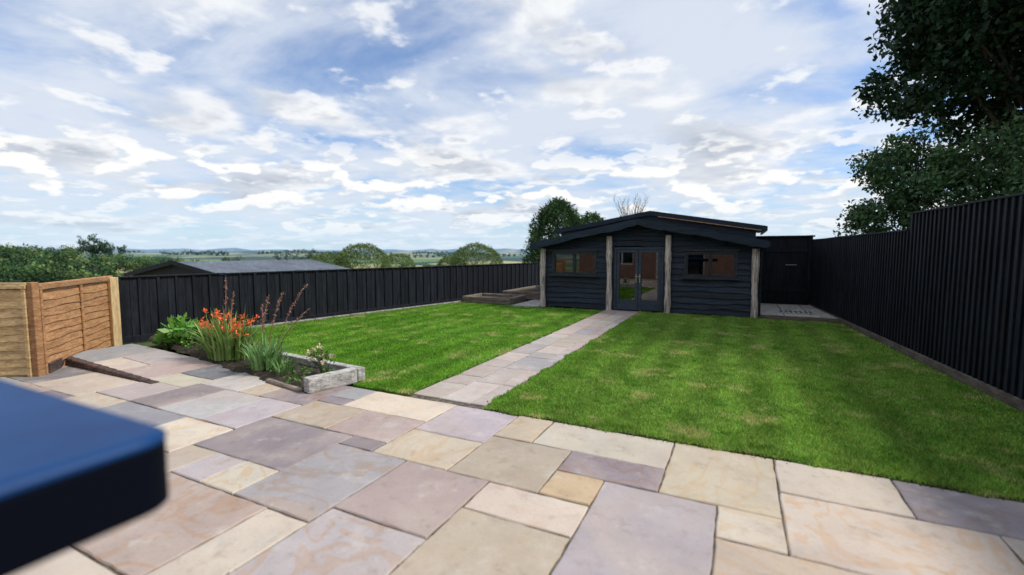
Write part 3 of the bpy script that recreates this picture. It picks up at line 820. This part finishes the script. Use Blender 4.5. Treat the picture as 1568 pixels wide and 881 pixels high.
conifer('conifer_tree',-6.6,27.5,-1.5,3.4,1.4,10000,(.07,.13,.04),.18)
tw=empty('bare_shrub'); mb=MB()
for _ in range(34):
    a=random.uniform(0,6.28); l=random.uniform(.8,1.7); b0=Vector((-5.0,24,2.4)); e=b0+Vector((math.cos(a)*l*.55,math.sin(a)*l*.55,l*1.25))
    m_=b0.lerp(e,.5)+Vector((random.uniform(-.1,.1),0,.15)); mb.tube([b0,m_,e],[.02,.013,.004],4)
    for _2 in range(3):
        s_=m_.lerp(e,random.random()); mb.tube([s_,s_+Vector((random.uniform(-.3,.3),random.uniform(-.3,.3),.35))],[.008,.003],4)
mb.tube([(-5,24,-.5),(-5,24,2.45)],[.08,.04],7)
mb.obj('twigs',bark,tw)
dl=leaf_mat('dome_leaf',.6,.15)
def dome(x,y,zt,r,n=18000,col=(.10,.165,.042)):
    rt=empty('domed_tree'); hb_=float(hfun(x,y))
    rz=r*.95; zc=zt-rz
    d_=rng.normal(size=(n,3)); d_/=np.linalg.norm(d_,axis=1)[:,None]
    bumpy=1+.035*np.sin(d_[:,0]*9+x)*np.sin(d_[:,2]*8)+.03*np.sin(d_[:,1]*13)
    P_=np.array([x,y,zc])+d_*np.array([r,r,rz])*(bumpy*rng.uniform(.90,1.01,n))[:,None]
    V1,C1=leaves(P_,.14,col,.4,.5,0,d_*.7); np_mesh('foliage',V1,4,C1,dl,rt)
    mb=MB(); mb.tube([(x,y,hb_-.3),(x,y,zc)],[.3,.2],8); mb.obj('trunk',bark,rt)
dome(-32.9,34.0,2.5,2.7); dome(-22.9,38.9,2.5,2.6); dome(-35.2,31.8,1.6,2.5,13000); dome(-33.5,40.0,1.5,1.9,9000); dome(-26.2,39.5,1.3,1.6,8000)

# barn beyond the fence
bn=empty('barn')
tinr=noisy('barn_roof_sheet',(.12,.145,.185),(.20,.23,.28),(.6,.6,.6),.6,.2,.02)
mb=MB(); bx=-33; y0=17.2;y1=28.0; hw=5.9; zr=1.05; ze=.1
for sg in (-1,1):
    nst=60
    for i in range(nst):
        a0=y0+(y1-y0)*i/nst; a1=y0+(y1-y0)*(i+.93)/nst; dz=.03*(i%2)
        vs=[(bx,a0,zr+dz),(bx,a1,zr+dz),(bx+sg*hw,a1,ze+dz),(bx+sg*hw,a0,ze+dz)]
        mb.add(vs,[(0,1,2,3) if sg<0 else (3,2,1,0)],(1,1,1))
    vs=[(bx,y0,zr-.02),(bx,y1,zr-.02),(bx+sg*hw,y1,ze-.02),(bx+sg*hw,y0,ze-.02)]
    mb.add(vs,[(0,1,2,3)],(1,1,1))
mb.obj('roof',tinr,bn)
mb=MB(); g0=-4.8
mb.add([(bx-hw+.3,y0+.3,g0),(bx+hw-.3,y0+.3,g0),(bx+hw-.3,y0+.3,ze),(bx,y0+.3,zr-.06),(bx-hw+.3,y0+.3,ze),
        (bx-hw+.3,y1-.3,g0),(bx+hw-.3,y1-.3,g0),(bx+hw-.3,y1-.3,ze),(bx,y1-.3,zr-.06),(bx-hw+.3,y1-.3,ze)],
       [(0,1,2,3,4),(9,8,7,6,5),(1,6,7,2),(5,0,4,9)],(1,1,1)); mb.obj('walls',blk,bn)
mb=MB()
mb.beam((bx,y0-.02,zr-.02),(bx-hw-.1,y0-.02,ze-.04),.06,.28,(1,1,1)); mb.beam((bx,y0-.03,zr-.02),(bx+hw+.1,y0-.03,ze-.04),.06,.28,(1,1,1)); mb.obj('barge_boards',blk,bn)

# distant woodland
fwd=np.array([-math.sin(math.radians(26.1)),math.cos(math.radians(26.1))]); rgt=np.array([fwd[1],-fwd[0]])
Vs=[];Cs=[]
def wood_tree(x,y,h,r,nl,lf,col):
    zb=float(hfun(x,y)); 
    cl,P_,t_=crown_points((x,y,zb+h*.58),(r,r,h*.42),10,nl,r*.5,.3,.85)
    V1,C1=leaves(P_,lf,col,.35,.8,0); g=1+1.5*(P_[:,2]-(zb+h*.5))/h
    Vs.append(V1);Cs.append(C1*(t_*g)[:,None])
def at(dst,k): 
    p=(fwd+rgt*k)*dst; return p[0],p[1]
cols=[(.035,.072,.018),(.07,.115,.028),(.024,.055,.017),(.085,.125,.033),(.032,.07,.023)]
for _ in range(280):
    k=random.uniform(-1.35,-.72); dd=random.uniform(130,340)
    if k>-.86 and dd<210: continue
    x,y=at(dd,k); h=random.uniform(5.0,9.5)
    if k>-.92: h*=.7
    wood_tree(x,y,h,random.uniform(3.0,6.0),210,.85,random.choice(cols))
for _ in range(14):
    x,y=at(random.uniform(280,310),random.uniform(-.93,-.84)); wood_tree(x,y,random.uniform(15,18),3.4,240,.9,(.035,.07,.028))
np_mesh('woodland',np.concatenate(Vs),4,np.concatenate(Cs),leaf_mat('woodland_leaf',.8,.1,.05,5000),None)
Vs=[];Cs=[]
for row_ in range(15):
    d0=random.uniform(300,1300); k0=random.uniform(-.85,.0); k1=k0+random.uniform(.04,.16); sl_=random.uniform(-.3,.3)
    n=int((k1-k0)*d0/8)
    for i in range(n):
        k=k0+(k1-k0)*i/n; x,y=at(d0*(1+sl_*(i/n)),k); h=random.uniform(3.0,6)*(1+d0/2200)
        wood_tree(x,y,h,h*.6,60,.8+d0/600,random.choice(cols))
for _ in range(16):
    k=random.uniform(-.7,-.0); x,y=at(random.uniform(170,320),k); 
    wood_tree(x,y,random.uniform(6,10),random.uniform(2.5,4),220,.8,random.choice(cols))
for k in (-.50,-.485,-.445,-.43,-.42,-.41):
    x,y=at(260,k); wood_tree(x,y,13.5,3.2,220,.8,cols[2])
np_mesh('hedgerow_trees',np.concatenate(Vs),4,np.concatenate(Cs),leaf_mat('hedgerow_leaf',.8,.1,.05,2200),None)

# ---------------------------------------------------------------- house added behind the viewpoint, for shed glass reflections and patio shade
hs=empty('added_brick_house')
m,nt,b=new_mat('red_brick')
pos=nt.new('ShaderNodeNewGeometry').outputs['Position']
sp_=nt.new('ShaderNodeSeparateXYZ'); nt.l.new(pos,sp_.inputs[0])
bv=nt.new('ShaderNodeCombineXYZ',inp={0:nt.math('ADD',sp_.outputs[0],sp_.outputs[1]),1:sp_.outputs[2],2:0.0}).outputs[0]
br=nt.new('ShaderNodeTexBrick',inp={'Scale':1.0,'Color1':(.30,.12,.07,1),'Color2':(.22,.085,.05,1),'Mortar':(.35,.32,.28,1),'Mortar Size':.008,'Brick Width':.225,'Row Height':.075}); nt.l.new(bv,br.inputs['Vector'])
nt.l.new(br.outputs[0],b.inputs['Base Color']); b.inputs['Roughness'].default_value=.9
HY=-3.0
openings=[(-7.5,-6.0,.9,2.1),(-4.6,-1.8,.05,2.15),(.2,1.6,.9,2.1),(-7.5,-6.2,3.4,4.5),(-3.8,-2.6,3.4,4.5),(.2,1.5,3.4,4.5)]
mb=MB(); xs=sorted({-9.6,2.9}|{o[0] for o in openings}|{o[1] for o in openings}); zs=sorted({-.1,5.0}|{o[2] for o in openings}|{o[3] for o in openings})
for i in range(len(xs)-1):
    for j in range(len(zs)-1):
        cx_=(xs[i]+xs[i+1])/2;cz_=(zs[j]+zs[j+1])/2
        if any(o[0]<cx_<o[1] and o[2]<cz_<o[3] for o in openings): continue
        mb.box((cx_,HY-.15,cz_),(xs[i+1]-xs[i],.3,zs[j+1]-zs[j]),col=(1,1,1))
mb.box((-9.45,-6.8,2.45),(.3,7,5.1),col=(1,1,1)); mb.box((2.75,-6.8,2.45),(.3,7,5.1),col=(1,1,1)); mb.box((-3.35,-10.4,2.45),(12.5,.3,5.1),col=(1,1,1))
mb.obj('walls',m,hs)
wf=noisy('white_frame',(.7,.7,.7),(.8,.8,.8),(3,3,3),.4,.0); dg,nt,b=new_mat('dark_pane'); b.inputs['Base Color'].default_value=(.02,.025,.03,1); b.inputs['Roughness'].default_value=.05
mb=MB();gb=MB()
for o in openings:
    frame(mb,o[0]+.002,o[1]-.002,o[2]+.002,o[3]-.002,HY-.1,.07,.08); mid=(o[0]+o[1])/2
    mb.box((mid,HY-.1,(o[2]+o[3])/2),(.07,.076,o[3]-o[2]-.15)); gb.box((mid,HY-.13,(o[2]+o[3])/2),(o[1]-o[0]-.1,.01,o[3]-o[2]-.1))
mb.obj('window_and_door_frames',wf,hs); gb.obj('panes',dg,hs)
mb=MB()
mb.add([(-9.9,HY+.35,4.9),(3.2,HY+.35,4.9),(3.2,-6.8,7.6),(-9.9,-6.8,7.6),(3.2,-10.8,4.9),(-9.9,-10.8,4.9)],[(0,1,2,3),(3,2,4,5)],(1,1,1))
mb.add([(-9.59,HY-.1,5.0),(-9.59,-10.4,5.0),(-9.59,-6.8,7.5),(2.89,HY-.1,5.0),(2.89,-10.4,5.0),(2.89,-6.8,7.5)],[(0,1,2),(3,5,4)],(1,1,1))
mb.obj('roof',noisy('roof_tiles',(.06,.05,.05),(.12,.10,.09),(4,4,4),.8,.3),hs)

# ---------------------------------------------------------------- foreground table
tb=empty('patio_table')
tm,nt,b=new_mat('navy_sky_sheen'); 
geo=nt.new('ShaderNodeNewGeometry'); pos=geo.outputs['Position']
nt.l.new(nt.mix(nt.ramp(nt.noise(pos,6,4),.3,.7),(.002,.036,.14),(.004,.052,.18)),b.inputs['Base Color']); b.inputs['Roughness'].default_value=.5; b.inputs['Specular IOR Level'].default_value=.2  # dark navy with the sky's blue sheen painted into the base colour
tk,nt,b=new_mat('table_edge'); b.inputs['Base Color'].default_value=(.0015,.003,.008,1); b.inputs['Roughness'].default_value=.7; b.inputs['Specular IOR Level'].default_value=.08
def rslab(mb,x1,y1,x0,y0,zt,h,r,be):
    def outline(ins):
        pts=[]
        for (cx,cy,a0) in ((x1-r,y1-r,0),(x0+r,y1-r,90),(x0+r,y0+r,180),(x1-r,y0+r,270)):
            for i in range(9):
                a=math.radians(a0+90*i/8); pts.append((cx+(r-ins)*math.cos(a),cy+(r-ins)*math.sin(a)))
        return pts
    rings=[(be,zt)]+[(be*(1-math.sin(t)),zt-be*(1-math.cos(t))) for t in (.4,.8,1.2,math.pi/2)]+[(0,zt-h+be*.5),(be*.5,zt-h)]
    vs=[];n=36
    for ins,z_ in rings: vs+=[(*p,z_) for p in outline(ins)]
    fs=[tuple(range(n)),tuple(range((len(rings)-1)*n,len(rings)*n))[::-1]]
    for q in range(len(rings)-1):
        for i in range(n): fs.append((q*n+i,(q+1)*n+i,(q+1)*n+(i+1)%n,q*n+(i+1)%n))
    mb.add(vs,fs,(1,1,1))
mb=MB(); rslab(mb,-1.0,.52,-2.5,-.65,1.345,.022,.07,.020); mb.obj('top',tm,tb,smooth=False)
mb=MB(); rslab(mb,-1.001,.519,-2.499,-.649,1.322,.127,.07,.006); mb.obj('rim',tk,tb)
mb=MB(); mb.tube([(-1.85,-.3,.03),(-1.85,-.3,1.22)],[.05,.05],12); mb.tube([(-1.85,-.3,0),(-1.85,-.3,.04)],[.32,.30],24); mb.obj('pedestal',tk,tb)
